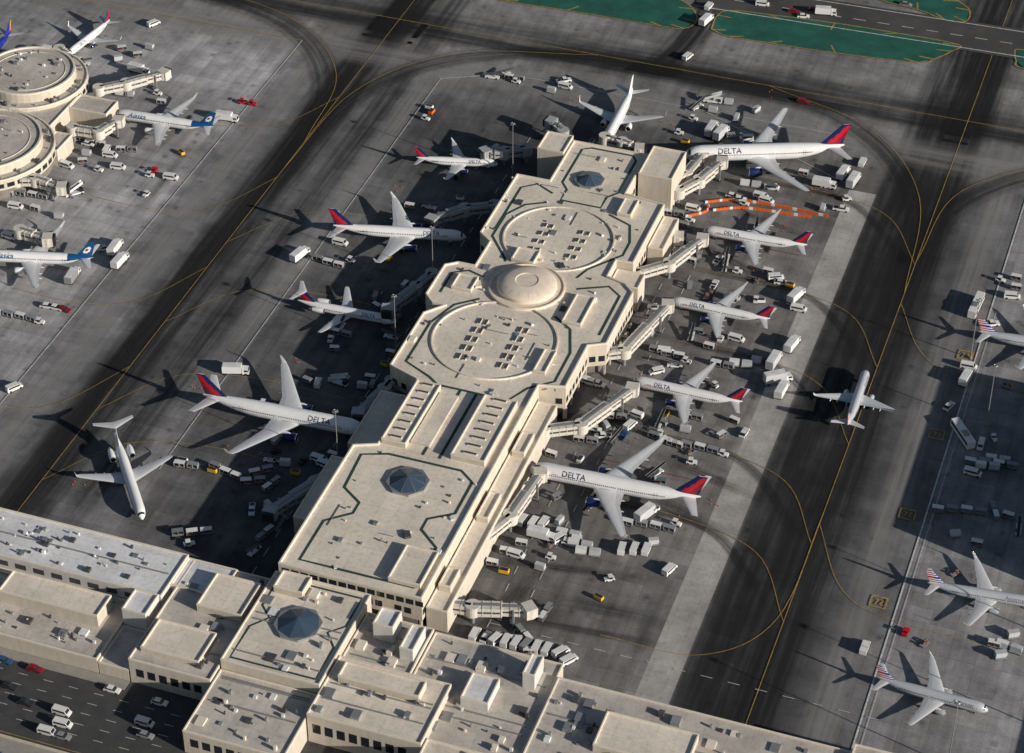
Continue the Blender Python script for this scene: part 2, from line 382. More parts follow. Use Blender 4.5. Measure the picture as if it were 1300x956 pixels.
def surf(mb,secs,matf,th=1.0,frac=None,thk=None):
    fr=frac or AF; tk=thk or AT; n=len(fr)
    rows=[]
    for (x,y,z,c,nv) in secs:
        nv=Vector(nv).normalized(); row=[]
        for i in range(n): row.append(Vector((x-fr[i]*c,y,z))+nv*tk[i]*c*th)
        for i in range(n-2,0,-1): row.append(Vector((x-fr[i]*c,y,z))-nv*tk[i]*c*th*.6)
        rows.append(row)
    m=len(rows[0]); vs=[v for r in rows for v in r]; fs=[];ks=[]
    for j in range(len(rows)-1):
        for i in range(m):
            fs.append([j*m+i,j*m+(i+1)%m,(j+1)*m+(i+1)%m,(j+1)*m+i])
            ci=i if i<n-1 else 2*(n-1)-1-i
            ks.append(matf((fr[ci]+fr[ci+1])/2,(j+.5)/(len(rows)-1)))
    fs.append(list(range(m))[::-1]);ks.append(ks[0]); fs.append([(len(rows)-1)*m+i for i in range(m)]);ks.append(ks[-1])
    mb.add(vs,fs,lambda i:ks[i])
def fin_livery(l):
    def f(u,v):
        if l=='delta':
            if v<.05: return 'white'
            if u<.16+.42*v or v>.93: return 'navy'
            d=u-(.50+.50*v)
            if d>0: return 'dred' if (d<.26 and v>.10) else 'navy'
            return 'red' if v>.14 else 'navy'
        if l=='american':
            if v<.05: return 'silver'
            i=int(v*13)
            return ('white' if i%2 else ('red' if u>.42 else 'royal'))
        if l=='alaska':
            d=math.hypot((u-.5)*1.1,(v-.5)*1.2)
            if d<.12: return 'vdark'
            if d<.27: return 'white'
            if u<.12: return 'teal'
            return 'ablue' if v>.03 else 'navy'
        if l=='southwest':
            return 'yellow' if u+v*.3>1.0 else ('red' if u+v*.3>.75 else 'royal')
        return 'white'
    return f
def text_part(mb,txt,size,x0,r,zc,ang0,side,k,shear=0):
    cu=bpy.data.curves.new('t','FONT'); cu.body=txt; cu.size=size; cu.shear=shear; cu.resolution_u=2; cu.offset=size*.012
    o=bpy.data.objects.new('t',cu); sc.collection.objects.link(o)
    dg=bpy.context.evaluated_depsgraph_get(); me=bpy.data.meshes.new_from_object(o.evaluated_get(dg))
    bm=bmesh.new(); bm.from_mesh(me); bmesh.ops.triangulate(bm,faces=bm.faces)
    bmesh.ops.subdivide_edges(bm,edges=bm.edges,cuts=2)
    wd=max(v.co.x for v in bm.verts)
    vs=[]
    for v in bm.verts:
        a=ang0+(v.co.y)/r
        if side>0: x=x0-v.co.x
        else: x=x0-wd+v.co.x
        vs.append((x,side*(r+.035)*math.cos(a),zc+(r+.035)*math.sin(a)))
    bm.verts.index_update()
    mb.add(vs,[[q.index for q in f.verts] for f in bm.faces],k)
    bm.free(); bpy.data.meshes.remove(me); bpy.data.objects.remove(o); bpy.data.curves.remove(cu)
CACHE={}
def plane_parts(T,l):
    if (T,l) in CACHE: return CACHE[(T,l)]
    P=TYPES[T]; L,S,r,zc=P['L'],P['S'],P['r'],P['zc']; hs=S/2; rear=P['eng']=='rear'; big=T.startswith('wide')
    body={'american':'silver','southwest':'royal'}.get(l,'white'); parts=[]
    fb=MB(); n=28; vs=[]
    for (u,rf,zo) in FU:
        for i in range(n):
            a=2*math.pi*i/n; vs.append((-u*L,rf*r*math.cos(a),zc+zo*r+rf*r*math.sin(a)*1.03))
    fs=[];ks=[]
    for j in range(len(FU)-1):
        for i in range(n):
            fs.append([j*n+i,j*n+(i+1)%n,(j+1)*n+(i+1)%n,(j+1)*n+i])
            a=360*(i+.5)/n; ck=(j==3 and (22<a<158)) 
            kk='glass' if ck else body
            if l=='alaska' and j>=len(FU)-5 : kk='ablue' if (a<180) else 'white'
            ks.append(kk)
    fs.append(list(range(n)));ks.append(body);fs.append([(len(FU)-1)*n+i for i in range(n)][::-1]);ks.append('dark')
    fb.add(vs,fs,lambda i:ks[i])
    pf=[(math.sin(math.pi*q/10)**.6*r*.98,(q/10-.5)*.27*L) for q in range(11)]
    o0=len(fb.v); fb.lathe((-.46*L,0,zc-.28*r),pf,'flap' if body=='white' else body,axis='x',n=20)
    for q in range(o0,len(fb.v)):
        x,y,z=fb.v[q]; fb.v[q]=(x,y*1.05,zc-.28*r+(z-(zc-.28*r))*.85)
    parts.append(('fuselage',fb.mesh('fuselage',40)))
    wb=MB(); x=-.13*L; a=.16
    while x>-.80*L:
        rf=1.0; uu=-x/L
        if uu>.64: rf=1-(uu-.64)*.55
        zo=0 if uu<.64 else (uu-.64)*.55
        if not (.30<uu<.305) and not(.52<uu<.525):
            for sd in (1,-1):
                y=sd*(rf*r*math.cos(a)+.012); z=zc+zo*r+rf*r*math.sin(a)
                wb.add([(x,y,z),(x-.30,y,z),(x-.30,y-sd*.05,z+.42),(x,y-sd*.05,z+.42)],[[0,1,2,3]],'glass')
        x-=.62
    for uu in (.095,.31,.53,.74):
        rr=r*(1 if uu<.64 else .93)+.02
        for sd in (1,-1):
            for dx in (0,.95):
                wb.add([(-uu*L-dx,sd*rr*math.cos(t),zc+(0 if uu<.64 else .08*r)+rr*math.sin(t)) for t in (-.25,0,.3,.55)]+[(-uu*L-dx-.09,sd*rr*math.cos(t),zc+(0 if uu<.64 else .08*r)+rr*math.sin(t)) for t in (-.25,0,.3,.55)],[[0,1,5,4],[1,2,6,5],[2,3,7,6]],'vgrey')
    tx={'delta':('DELTA',.98*r,.14,.42,'navy',0),'american':('American',.95*r,.13,.42,'vgrey',0),'alaska':('Alaska',1.35*r,.14,.25,'ablue',.3)}.get(l)
    if tx:
        for sd in (1,-1): text_part(wb,tx[0],tx[1],-tx[2]*L-(1.3*r if l=='delta' else 0),r*1.015,zc,tx[3],sd,tx[4],tx[5])
        if l=='delta':
            for sd in (1,-1):
                x0=-tx[2]*L; rr=r+.05
                pts=[(x0,.42),(x0-.85*r,.42),(x0-.43*r,.42+.7)]
                wb.add([(q[0],sd*rr*math.cos(q[1]),zc+rr*1.02*math.sin(q[1])) for q in pts],[[0,1,2]],'red')
    parts.append(('windows_and_titles',wb.mesh('windows',recalc=False)))
    sw=math.tan(rad(P['sw'])); rx=-(.36 if not rear else .42)*L; rc=.205*L if not rear else .17*L; tcd=.045*L; zr_=zc-.62*r; dih=math.tan(rad(5.5 if not rear else 4))
    wg=MB()
    wmat=lambda u,v: 'metal' if u<.07 else ('flap' if u>.765 else 'wing')
    c36=rc-.36*hs*sw*.92
    for sd in (1,-1):
        secs=[]
        for t in (0,.12,.36,.55,.75,.93,1.0):
            y=t*hs; xl=rx-y*sw
            if t<=.36: c=rc+(c36-rc)*t/.36
            else: c=c36+(tcd-c36)*(t-.36)/.64
            if t==1.0: c*=.75; xl-=.12*tcd
            secs.append((xl,sd*y,zr_+y*dih,c,(0,0,1)))
        if P['wl']:
            e=secs[-1]; h=P['wl']
            secs.append((e[0]-.35*h*.6,e[1]+sd*.35,e[2]+.35*h*.5,e[3]*.85,(0,-sd*.7,.7)))
            secs.append((e[0]-.9*h,e[1]+sd*.65,e[2]+h,e[3]*.38,(0,-sd,.15)))
        surf(wg,secs,wmat)
        for t in (.22,.45,.62):
            y=t*hs
            c=rc+(c36-rc)*t/.36 if t<=.36 else c36+(tcd-c36)*(t-.36)/.64
            xt=rx-y*sw-c
            wg.lathe((xt-.5,sd*y,zr_+y*dih-.35),[(0,-.6),(.18,0),(.26,1.2),(.2,2.6),(0,3.6)],'wing',axis='x',n=8)
    parts.append(('wings',wg.mesh('wings',35)))
    tb=MB(); ff=fin_livery(l); FH=.155*L if not rear else .125*L; fx=-.83*L if not rear else -.80*L
    fr=[0,.08,.17,.26,.36,.46,.56,.66,.76,.88,1]; tk=[0,.03,.045,.052,.055,.052,.046,.038,.028,.016,.002]
    rcF=.15*L; tcF=.055*L if not rear else .085*L; secs=[]
    z0=zc+.55*r
    lean=FH*(.95 if not rear else .85)
    for q in range(15):
        t=q/14; secs.append((fx-t*lean,0,z0+t*FH+.0,rcF+(tcF-rcF)*t,(0,1,0)))
    surf(tb,secs,ff,th=.9,frac=fr,thk=tk)
    tb.add([(fx+.05*L,0,z0+.38*r),(fx-.12*FH,.12,z0+.12*FH+.1),(fx-.12*FH,-.12,z0+.12*FH+.1),(fx-.02*L,.12,z0),(fx-.02*L,-.12,z0)],[[0,1,3],[0,4,2],[0,2,1]],'white' if l!='alaska' else 'ablue')
    hspan=.175*L if not rear else .155*L
    if rear: hx,hz=fx-lean+.01*L,z0+FH; 
    else: hx,hz=-.875*L,zc+.42*r
    for sd in (1,-1):
        secs=[(hx-t*hspan*.62,sd*t*hspan,hz+t*hspan*(.11 if not rear else -.02),(.095 if not rear else .085)*L*(1-t*.6),(0,0,1)) for t in (0,.33,.66,1)]
        surf(tb,secs,lambda u,v:'metal' if u<.07 else 'wing')
    parts.append(('tail',tb.mesh('tail',35)))
    eb=MB(); nac='navy' if l=='delta' and not rear else ('royal' if l=='southwest' else 'silver' if l=='american' else 'white')
    def engine(x,y,z,d,ln):
        rr=d/2
        pr=[(rr*.80,-.3*ln),(rr*.84,-.02*ln),(rr*.92,0),(rr*1.0,-.05*ln),(rr*1.05,-.25*ln),(rr*1.0,-.55*ln),(rr*.78,-.80*ln),(rr*.72,-.80*ln),(rr*.55,-.82*ln),(rr*.40,-1.0*ln),(rr*.2,-.98*ln),(0,-1.15*ln)]
        eb.lathe((x,y,z),pr,lambda j:('dark' if j==0 else 'metal' if j<3 else nac if j<6 else 'dark' if j==6 else 'steel'),axis='x',n=18)
        eb.lathe((x,y,z),[(rr*.83,-.29*ln),(rr*.25,-.28*ln),(0,-.12*ln)],lambda j:'dark' if j==0 else 'steel',axis='x',n=14)
    if rear:
        for sd in (1,-1):
            engine(-.70*L,sd*(r+1.15),zc+.35*r,1.75,.15*L)
            eb.box(-.80*L,-.73*L,min(sd*r*.7,sd*(r+.5)),max(sd*r*.7,sd*(r+.5)),zc+.25*r,zc+.45*r,body)
    else:
        for (t,d,ln) in P['eng']:
            for sd in (1,-1):
                y=sd*t*hs; x=rx-abs(y)*sw+ln*.72; z=zr_+abs(y)*dih-d*.56
                z=max(z,d*.5+.5)
                engine(x,y,z,d,ln)
                zt=zr_+abs(y)*dih
                eb.add([(x-.3*ln,y-.15,z+d*.45),(x-.3*ln,y+.15,z+d*.45),(x-.9*ln,y-.15,z+d*.3),(x-.9*ln,y+.15,z+d*.3),(x-.55*ln,y-.15,zt+.25),(x-.55*ln,y+.15,zt+.25),(x-1.25*ln,y-.15,zt),(x-1.25*ln,y+.15,zt)],[[0,2,6,4],[1,3,7,5],[0,1,5,4],[2,3,7,6],[4,5,7,6]],'white')
    parts.append(('engines',eb.mesh('engines',40)))
    gb=MB(); wr=.62 if big else .45
    gears=[(-.12*L,0)]+[(rx-rc*.55,sd*(2.4 if rear else .13*L if not big else .09*L)) for sd in (1,-1)]
    for gi,(x,y) in enumerate(gears):
        gb.cyl((x,y,wr),.14 if gi else .1,zc-.7*r-wr,'steel')
        for dx in ((0,) if (gi==0 or not big) else (-.8,.8)):
            for dy in (-.5,.22): gb.cyl((x+dx,y+dy,wr),wr*(1 if gi else .8),.3,'tyre',axis='y',n=14)
        if gi==0: gb.box(x-.6,x+.6,y-.45,y-.40,zc-r-.5,zc-.85*r,'white'); gb.box(x-.6,x+.6,y+.40,y+.45,zc-r-.5,zc-.85*r,'white')
    parts.append(('landing_gear',gb.mesh('gear')))
    CACHE[(T,l)]=parts; return parts
NAMES={'wide767':'wide_body_airliner','wide777':'wide_body_airliner','n757':'narrow_body_airliner','n737':'narrow_body_airliner','e175':'regional_jet','md':'rear_engine_airliner','crj':'rear_engine_airliner'}
PL=[]
def plane(T,l,nose,tail):
    P=TYPES[T]; zc=P['zc']; a=W(nose[0],nose[1],zc-.2*P['r']); b=W(tail[0],tail[1],zc+.5*P['r'])
    d=Vector((a.x-b.x,a.y-b.y)); k=d.length/P['L']; PL.append((Vector(a[:2]),Vector(b[:2]),P['S']*k/2))
    e=empty(NAMES[T],(a.x,a.y,.02),math.atan2(d.y,d.x),k)
    for (n,me) in plane_parts(T,l): obj(n,me,e)
plane('wide767','delta',(672,595),(890,632))
plane('n737','delta',(803,483),(943,510))
plane('n737','delta',(851,381),(978,404))
plane('n737','delta',(893,292),(1025,311))
plane('wide777','delta',(868,196),(1072,184))
plane('n737','plain',(769,180),(803,112))
plane('e175','delta',(632,208),(529,200))
plane('n757','delta',(592,301),(423,287))
plane('md','delta',(503,408),(378,381))
plane('wide767','delta',(465,547),(258,502))
plane('crj','plain',(181,660),(146,552))
plane('e175','american',(1100,471),(1076,540))
plane('n737','american',(1322,766),(1178,738))
plane('n737','american',(1255,900),(1115,858))
plane('n737','american',(1385,446),(1243,421))
plane('n737','alaska',(148,145),(272,161))
plane('n737','alaska',(-28,325),(119,328))
plane('n737','delta',(87,66),(139,22))
plane('n737','southwest',(-40,90),(14,38))
def clear(x,y,m=5):
    p=Vector((x,y))
    for a,b,s in PL:
        d=b-a; t=(p-a).dot(d)/d.length_squared
        if -.03<t<1.03:
            q=(p-(a+d*t)).length
            if q<m: return False
            if .38<t<.68 and q<s*.55: return False
    return True

# ---------------------------------------------------------------- pier building
Z=13
pier=empty('airport_terminal_pier')
out=[(21,-150),(21,-46),(29.5,-44),(29.5,-21),(35,-18),(35,12),(31,16),(24,18),(24,28),(30,28),(30,66),(15,68),(15,95),(-13.5,95),(-13.5,67),(-26,67),(-26,28),(-21,24),(-21,9),(-27,9),(-31,6),(-31,-12),(-27,-16),(-23,-16),(-28,-22),(-28,-52),(-17,-56),(-17,-90),(-24,-93),(-24,-150)]
b=MB(); b.prism(out,4.6,Z,'wall','roof'); b.ring(out,inset(out,.5),Z+.003,Z+.7,'parapet'); obj('upper_floor',b.mesh('upper'),pier)
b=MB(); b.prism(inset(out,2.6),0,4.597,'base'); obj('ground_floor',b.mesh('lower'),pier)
b=MB()
def walls(out,zs,mb,gap=3.0,glassk='glass'):
    n=len(out)
    for i in range(n):
        p=Vector(out[i]);q=Vector(out[(i+1)%n]); d=q-p; l=d.length
        if l<6: continue
        d/=l; nn=Vector((d.y,-d.x)); m=int(l//gap)
        for z0,z1 in zs:
            for j in range(m):
                if R.random()<.15: continue
                a=p+d*((j+.5)*l/m-gap*.36)+nn*.03; c=p+d*((j+.5)*l/m+gap*.36)+nn*.03
                mb.add([(a.x,a.y,z0),(c.x,c.y,z0),(c.x,c.y,z1),(a.x,a.y,z1)],[[0,1,2,3]],glassk)
walls(out,[(6.3,8.6)],b); obj('windows',b.mesh('win',recalc=False),pier)
b=MB()
for i in range(len(out)):
    p=Vector(out[i]);q=Vector(out[(i+1)%len(out)]);d=q-p;l=d.length
    if l<8: continue
    d/=l; nn=Vector((-d.y,d.x))
    for j in range(int(l//6)+1):
        c=p+d*(j*l/(int(l//6)))*.98+nn*.6+d*.3; b.box(c.x-.3,c.x+.3,c.y-.3,c.y+.3,0,4.55,'wall')
obj('columns',b.mesh('columns'),pier)
b=MB(); zt=Z+.02
def gl(pts,w=1.0,closed=True,z=[zt]):
    z[0]+=.004; b.strip(pts,w,z[0],'green',closed)
gl([(-9,68),(-9,91),(-6,93),(10,93),(12,90),(12,68),(9,64),(9,57),(-6,57),(-6,64)])
gl([(-22,32),(-22,60),(-17,64),(-10,60)],closed=False)
gl([(-10,54),(-17,50),(-21.5,42),(-21.5,28),(-13,17),(-12,15)],closed=False)
gl([(13,54),(22,50),(25,40),(25,32),(16,20),(14,14)],closed=False)
gl([(-13,-8),(-20,-14),(-24,-26),(-24,-48),(-14,-53),(-10,-56),(14,-56),(18,-48),(25,-42),(25,-26),(21,-14),(14,-9)],closed=False)
gl([(-27,-9),(-27,3),(-22,6),(-16,4)],closed=False)
gl([(31,-14),(31,9),(26,13),(16,8)],closed=False)
gl([(-20,-96),(-12,-93),(12,-93),(17,-97),(17,-112),(10,-117),(10,-122),(17,-128),(17,-146),(-6,-146),(-19,-146),(-19,-128),(-12,-122),(-12,-117),(-19,-112)])
gl([(-2,-56),(-2,-90)],closed=False); gl([(3.5,-56),(3.5,-90)],closed=False)
obj('roof_walkways',b.mesh('walk',recalc=False),pier)
for (cx,cyy,r) in ((1,34,19.6),(-.5,-28,21)):
    b=MB(); b.ring(circ(cx,cyy,r,64),circ(cx,cyy,r-.5,64),Z+.01,Z+.5,'roof')
    obj('rotunda_rim',b.mesh('rot'),pier)
b=MB(); b.lathe((0,3,0),[(13.0,Z),(13.0,Z+.9),(12.5,Z+1.0),(12.3,Z+.6),(10.2,Z+.7),(10.2,Z+1.9),(9.5,Z+2.5),(7,Z+3.2),(4,Z+3.5),(3.7,Z+3.3),(0,Z+3.35)],'dome',n=64)
for i in range(16):
    a=i*math.pi/8; b.add([(9.3*math.cos(a-.006),3+9.3*math.sin(a-.006),Z+2.58),(9.3*math.cos(a+.006),3+9.3*math.sin(a+.006),Z+2.58),(7.2*math.cos(a+.008),3+7.2*math.sin(a+.008),Z+3.18),(7.2*math.cos(a-.008),3+7.2*math.sin(a-.008),Z+3.18)],[[0,1,2,3]],'wall')
obj('roof_dome',b.mesh('dome',30),pier)
b=MB()
def blk(x0,x1,y0,y1,z0,z1,k='wall',top='roof',par=True,mb=None):
    mb=mb or b
    mb.box(x0,x1,y0,y1,z0,z1,k,top)
    if par:
        pp=[(x0,y0),(x1,y0),(x1,y1),(x0,y1)]; pp=inset(pp,-.05); mb.ring(pp,inset(pp,.4),z1-.1,z1+.5,'parapet')
blk(-24,-14,84,96,.3,14.4); blk(16,28.5,80,99,.3,14.6); blk(-10,-2,-8.5+24,-1+24,Z,Z+1.2)
blk(30.5,36,44,64,.3,9.5); blk(24.5,34.5,19,27.5,.3,9.8)
blk(-16,-8,-89,-58,Z,Z+1.7); blk(7,18,-89,-58,Z,Z+1.8); blk(-7.5,-1.2,-86,-60,Z,Z+.8,par=False)
blk(21.5,28,-148,-48,.3,8.2); blk(-30,-24.5,-126,-96,.3,9.4); blk(-28,-17.5,-88,-60,.3,8.6)
blk(17.5,24,-12,4,Z,Z+1.0); blk(-24,-17,-6,2,Z,Z+.9); blk(16,21,54,64,Z,Z+1.2); blk(17,21,-40,-28,Z,Z+.8)
blk(9,19,-146,-131,Z,Z+1.3)
blk(22.3,26,-140,-132,8.21,10.4); blk(22.3,26,-108,-96,8.21,10.0); blk(22.4,26.4,-76,-66,8.21,10.2)
obj('roof_blocks',b.mesh('blocks'),pier)
for (x,y,r) in ((0,72,5),(-1.5,-103.5,6)):
    b=MB(); b.prism([(x+r*1.12*math.cos(a),y+r*1.12*math.sin(a)) for a in [math.pi/8+i*math.pi/4 for i in range(8)]],Z,Z+.8,'steel')
    b.lathe((x,y,Z+.8),[(r,0),(0,2.0)],'sky',n=8)
    for i in range(8):
        a=i*math.pi/4; b.add([(x+r*math.cos(a-.02),y+r*math.sin(a-.02),Z+.84),(x+r*math.cos(a+.02),y+r*math.sin(a+.02),Z+.84),(x,y,Z+2.86)],[[0,1,2]],'steel')
    obj('octagon_skylight',b.mesh('oct'),pier)
b=MB()
def louv(x,y,w=1.6,l=3.2,z=Z,cap='parapet'): 
    b.box(x-w/2,x+w/2,y-l/2,y+l/2,z+.003,z+.35,cap); b.box(x-w/2+.12,x+w/2-.12,y-l/2+.12,y+l/2-.12,z+.35,z+.45,'louv')
for i in range(4):
    for x in (-6,-3.6,7.4,9.8): louv(x,25+i*5,1.2,2.4)
for i in range(5):
    for x in (-8.6,-6.4,5.6,7.8): louv(x,-40+i*5,1.1,3.0)
for i in range(8):
    louv(-12,-86.5+i*3.9,3.6,1.0,Z+1.7); louv(12.5,-86.5+i*3.9,4.4,1.0,Z+1.8)
for i in range(230):
    x=R.uniform(-27,27); y=R.uniform(-146,92)
    if math.hypot(x,y-3)<14 or math.hypot(x+1.5,y+103)<8 or math.hypot(x,y-72)<7 or -92<y<-56: continue
    if (y>66 and abs(x)>12) or (y<-52 and abs(x)>19) or (abs(x)>20 and 8<y<30) or (abs(x)>22 and -22<y<-14): continue
    s=R.choice([.3,.3,.35,.4,.5,.6,.8,1.2,2.0]); b.box(x-s/2,x+s/2,y-s*.7,y+s*.7,Z+.006,Z+R.uniform(.3,.9),R.choice(['steel','louv','roofw','parapet','louv']),rot=R.choice([0,0,.6]))
for i in range(14):
    x=R.uniform(-18,14); y=R.choice([R.uniform(-145,-96),R.uniform(-50,-15),R.uniform(18,60),R.uniform(60,90)]); l=R.uniform(5,14)
    if abs(x)>10 and y>66: continue
    if R.random()<.5: b.box(x,x+.18,y-l/2,min(y+l/2,90),Z+.1,Z+.26,'steel')
    else: b.box(x-l/3,x+l/3,y,y+.18,Z+.12,Z+.3,'steel')
obj('rooftop_units',b.mesh('hvac'),pier)

# ---------------------------------------------------------------- headhouse (south)
hh=empty('airport_terminal_headhouse'); b=MB()
HB=[(-50,-24.6,-196,-153,9,'roof2'),(-24,6,-190,-152,11.8,'roof'),(6.5,27,-176,-156,8.6,'roof2'),(6.5,40,-200,-176.5,10.6,'roof'),(27.5,66,-196,-156,7.6,'roof2'),(66.5,150,-220,-162,8.4,'roof2'),
(-24,6,-215,-190.5,8.2,'roof2'),(40.5,66,-225,-196.5,9.4,'roof'),(150.5,260,-220,-160,9.6,'roof2')]
for x0,x1,y0,y1,z1,tp in HB: blk(x0,x1,y0,y1,.02,z1,'wall',tp,True,b)
blk(-40,-26,-172,-158,9.1,11.5,mb=b); blk(-21,-12,-160,-153,11.9,14,mb=b); blk(12,18,-165,-158,8.7,14.5,'wallw','roofw',mb=b); blk(22,26,-170,-160,8.7,12.8,'wallw','roofw',mb=b)
blk(10,34,-186,-180,10.7,13,mb=b); blk(44,52,-180,-170,7.7,10.5,'wallw','roofw',mb=b); blk(-48,-30,-192,-180,9.1,10.6,mb=b); blk(58,61.5,-168,-160,7.7,13,'wallw','roofw',mb=b)
blk(84,110,-185,-172,8.5,11,mb=b); blk(120,140,-200,-180,8.5,12,mb=b)
obj('blocks',b.mesh('hh'),hh)
b=MB(); x,y,r=-9,-170,6.3
b.prism([(x+r*1.12*math.cos(a),y+r*1.12*math.sin(a)) for a in [math.pi/8+i*math.pi/4 for i in range(8)]],11.8,12.6,'steel'); b.lathe((x,y,12.6),[(r,0),(0,2.0)],'sky',n=8)
obj('octagon_skylight',b.mesh('oct2'),hh)
b=MB()
b.strip([(-22,-154),(4,-154),(4,-166),(0,-170),(4,-175),(4,-188),(-22,-188),(-22,-175),(-18,-170),(-22,-166)],.8,11.82,'green',True)
for x0,x1,y0,y1,z1,tp in HB:
    for i in range(int((x1-x0)*(y1-y0)/34)):
        x=R.uniform(x0+2,x1-2);y=R.uniform(y0+2,y1-2);s=R.choice([.4,.6,.8,1,1.6,2.6])
        if math.hypot(x+9,y+170)<9: continue
        b.box(x-s/2,x+s/2,y-s*.6,y+s*.6,z1+.004,z1+R.uniform(.4,1.5),R.choice(['steel','louv','roofw','parapet','vgrey']))
    for i in range(3):
        y=R.uniform(y0+2,y1-2); b.box(x0+2,x1-2,y,y+.35,z1+.006,z1+.35,'steel')
obj('rooftop_units',b.mesh('hh_units'),hh)
b=MB()
for x in range(30,64,4): b.add([(x,-155.95,2.4),(x+2.6,-155.95,2.4),(x+2.6,-155.95,4.6),(x,-155.95,4.6)],[[0,1,2,3]],'glass')
for x in range(-23,20,3): b.add([(x,-150.03,10.2),(x+2.4,-150.03,10.2),(x+2.4,-150.03,12.2),(x,-150.03,12.2)],[[0,1,2,3]],'glass')
for (x0,x1,y,z0,z1) in ((-49,-25,-196.03,3,6),(7,39,-200.03,4,7.5),(-23,5,-215.03,3,6)):
    x=x0+1
    while x<x1-3: b.add([(x,y,z0),(x+2.4,y,z0),(x+2.4,y,z1),(x,y,z1)],[[0,1,2,3]],'glass'); x+=3.6
obj('windows',b.mesh('hhwin',recalc=False),hh)
# west concourse
wc=empty('connector_concourse_building'); b=MB()
blk(-330,-52,-171,-152.5,.02,10,'wallw','roofw',mb=b); blk(-51.9,-36,-165,-153,.02,9.4,'wallw','roofw',mb=b); blk(-60,-52.5,-180,-171.3,.02,10.6,'wallw','roofw',mb=b)
blk(-35.9,-25,-161,-154,.02,8,'wallw','roofw',mb=b)
blk(-330,-60.4,-196,-171.4,.02,5.2,'wall','roof2',mb=b); blk(-60,-50.6,-196,-180.4,.02,4.2,'wall','roof2',mb=b)
blk(-98,-66,-184,-175,5.3,9.4,'wall','roof',mb=b); blk(-135,-112,-190,-178,5.3,8.2,'wall','roof',mb=b); blk(-250,-150,-188,-177,5.3,8.6,mb=b)
obj('blocks',b.mesh('wc'),wc)
b=MB()
for x in range(-328,-54,6):
    b.add([(x,-171.03,6.4),(x+3.6,-171.03,6.4),(x+3.6,-171.03,8.4),(x,-171.03,8.4)],[[0,1,2,3]],'louv')
    b.add([(x,-152.47,4.4),(x+4.2,-152.47,4.4),(x+4.2,-152.47,7.4),(x,-152.47,7.4)],[[0,1,2,3]],'glass')
obj('windows',b.mesh('wcwin',recalc=False),wc)
b=MB()
for i in range(90):
    x=R.uniform(-170,-54); y=R.uniform(-169,-155); s=R.choice([.4,.5,.7,1,1.6]); b.box(x-s/2,x+s/2,y-s*.5,y+s*.5,10.003,10+R.uniform(.3,1.1),R.choice(['steel','louv','roofw']))
for i in range(150):
    x=R.uniform(-170,-64); y=R.uniform(-194,-173); s=R.choice([.4,.5,.7,1,2.4]); b.box(x-s/2,x+s/2,y-s*.5,y+s*.5,5.203,5.2+R.uniform(.3,1.2),R.choice(['steel','louv','roofw','vgrey']))
b.box(-170,-54,-162,-161.7,10.16,10.5,'steel'); b.box(-170,-66,-173.4,-173.1,5.3,5.6,'steel')
obj('rooftop_units',b.mesh('wcu'),wc)

# terminal roads south
b=MB(); b.add([(-400,-226,.006),(-24.2,-226,.006),(-24.2,-196.8,.006),(-400,-196.8,.006)],[[0,1,2,3]],'road'); b.add([(-24.2,-262,.006),(300,-262,.006),(300,-225.5,.006),(-24.2,-225.5,.006)],[[0,1,2,3]],'road'); obj('road',b.mesh('road'))
b=MB(); b.box(-400,-50.5,-199.6,-196.2,.0,.15,'curb'); b.box(-400,-24.4,-228,-226.02,.0,.15,'curb'); obj('pavement',b.mesh('kerb'))
b=MB()
for y in (-203.5,-207.5,-211.5,-215.5,-219.5):
    for x in range(-250,-26,8): b.strip([(x,y),(x+3,y)],.18,.016,'wline')
b.strip([(-300,-225),(-26,-225)],.2,.018,'yline'); obj('road_marking',b.mesh('rm',recalc=False))
ps=empty('parking_structure'); b=MB()
for k_ in range(3): b.box(-240,-30,-330,-232,k_*3.2,k_*3.2+.6,'curb'); b.ring([(-240,-330),(-30,-330),(-30,-232),(-240,-232)],inset([(-240,-330),(-30,-330),(-30,-232),(-240,-232)],.3),k_*3.2+.603,k_*3.2+1.5,'wall')
b.box(-236,-34,-326,-236,.02,6,'base'); obj('decks',b.mesh('decks'),ps)

# ---------------------------------------------------------------- neighbouring concourse north west (round satellites)
t1=empty('round_concourse_building'); b=MB()
def rot(cx,cyy,r,z):
    b.prism(circ(cx,cyy,r,48),5,z,'wall','roof2'); b.ring(circ(cx,cyy,r,48),circ(cx,cyy,r-.8,48),z,z+.6,'parapet')
    b.prism(circ(cx,cyy,r-2,32),0,4.99,'base'); b.ring(circ(cx,cyy,r*.80,48),circ(cx,cyy,r*.785,48),z+.01,z+.2,'parapet')
rot(-229,74,18,12); rot(-221,26,21,11.6)
for (cx,cyy,r,z) in ((-229,74,22.5,8.6),(-221,26,25.5,8.4)):
    ring1=circ(cx,cyy,r,40); b.prism(ring1,4.5,z,'wall','roof2'); b.ring(ring1,inset(ring1,.5),z,z+.5,'parapet'); b.prism(circ(cx,cyy,r-1.5,40),0.02,4.48,'base')
    for i in range(40):
        a0=i*2*math.pi/40+.02;a1=a0+.11; rr=r*1.003
        b.add([(cx+rr*math.cos(a),cyy+rr*math.sin(a),q) for a,q in ((a0,5.4),(a1,5.4),(a1,7.2),(a0,7.2))],[[0,1,2,3]],'glass')
blk(-236,-206,28,70,.02,7.3,'wall','roof2',mb=b); blk(-206,-190,62,72,.02,7.1,'wall','roof2',mb=b); blk(-245,-215,-110,10,.02,9.5,'wall','roof2',mb=b); blk(-203,-196,34,46,.02,6.5,'wall','roof2',mb=b)
blk(-238,-222,-20,6,9.6,12,mb=b)
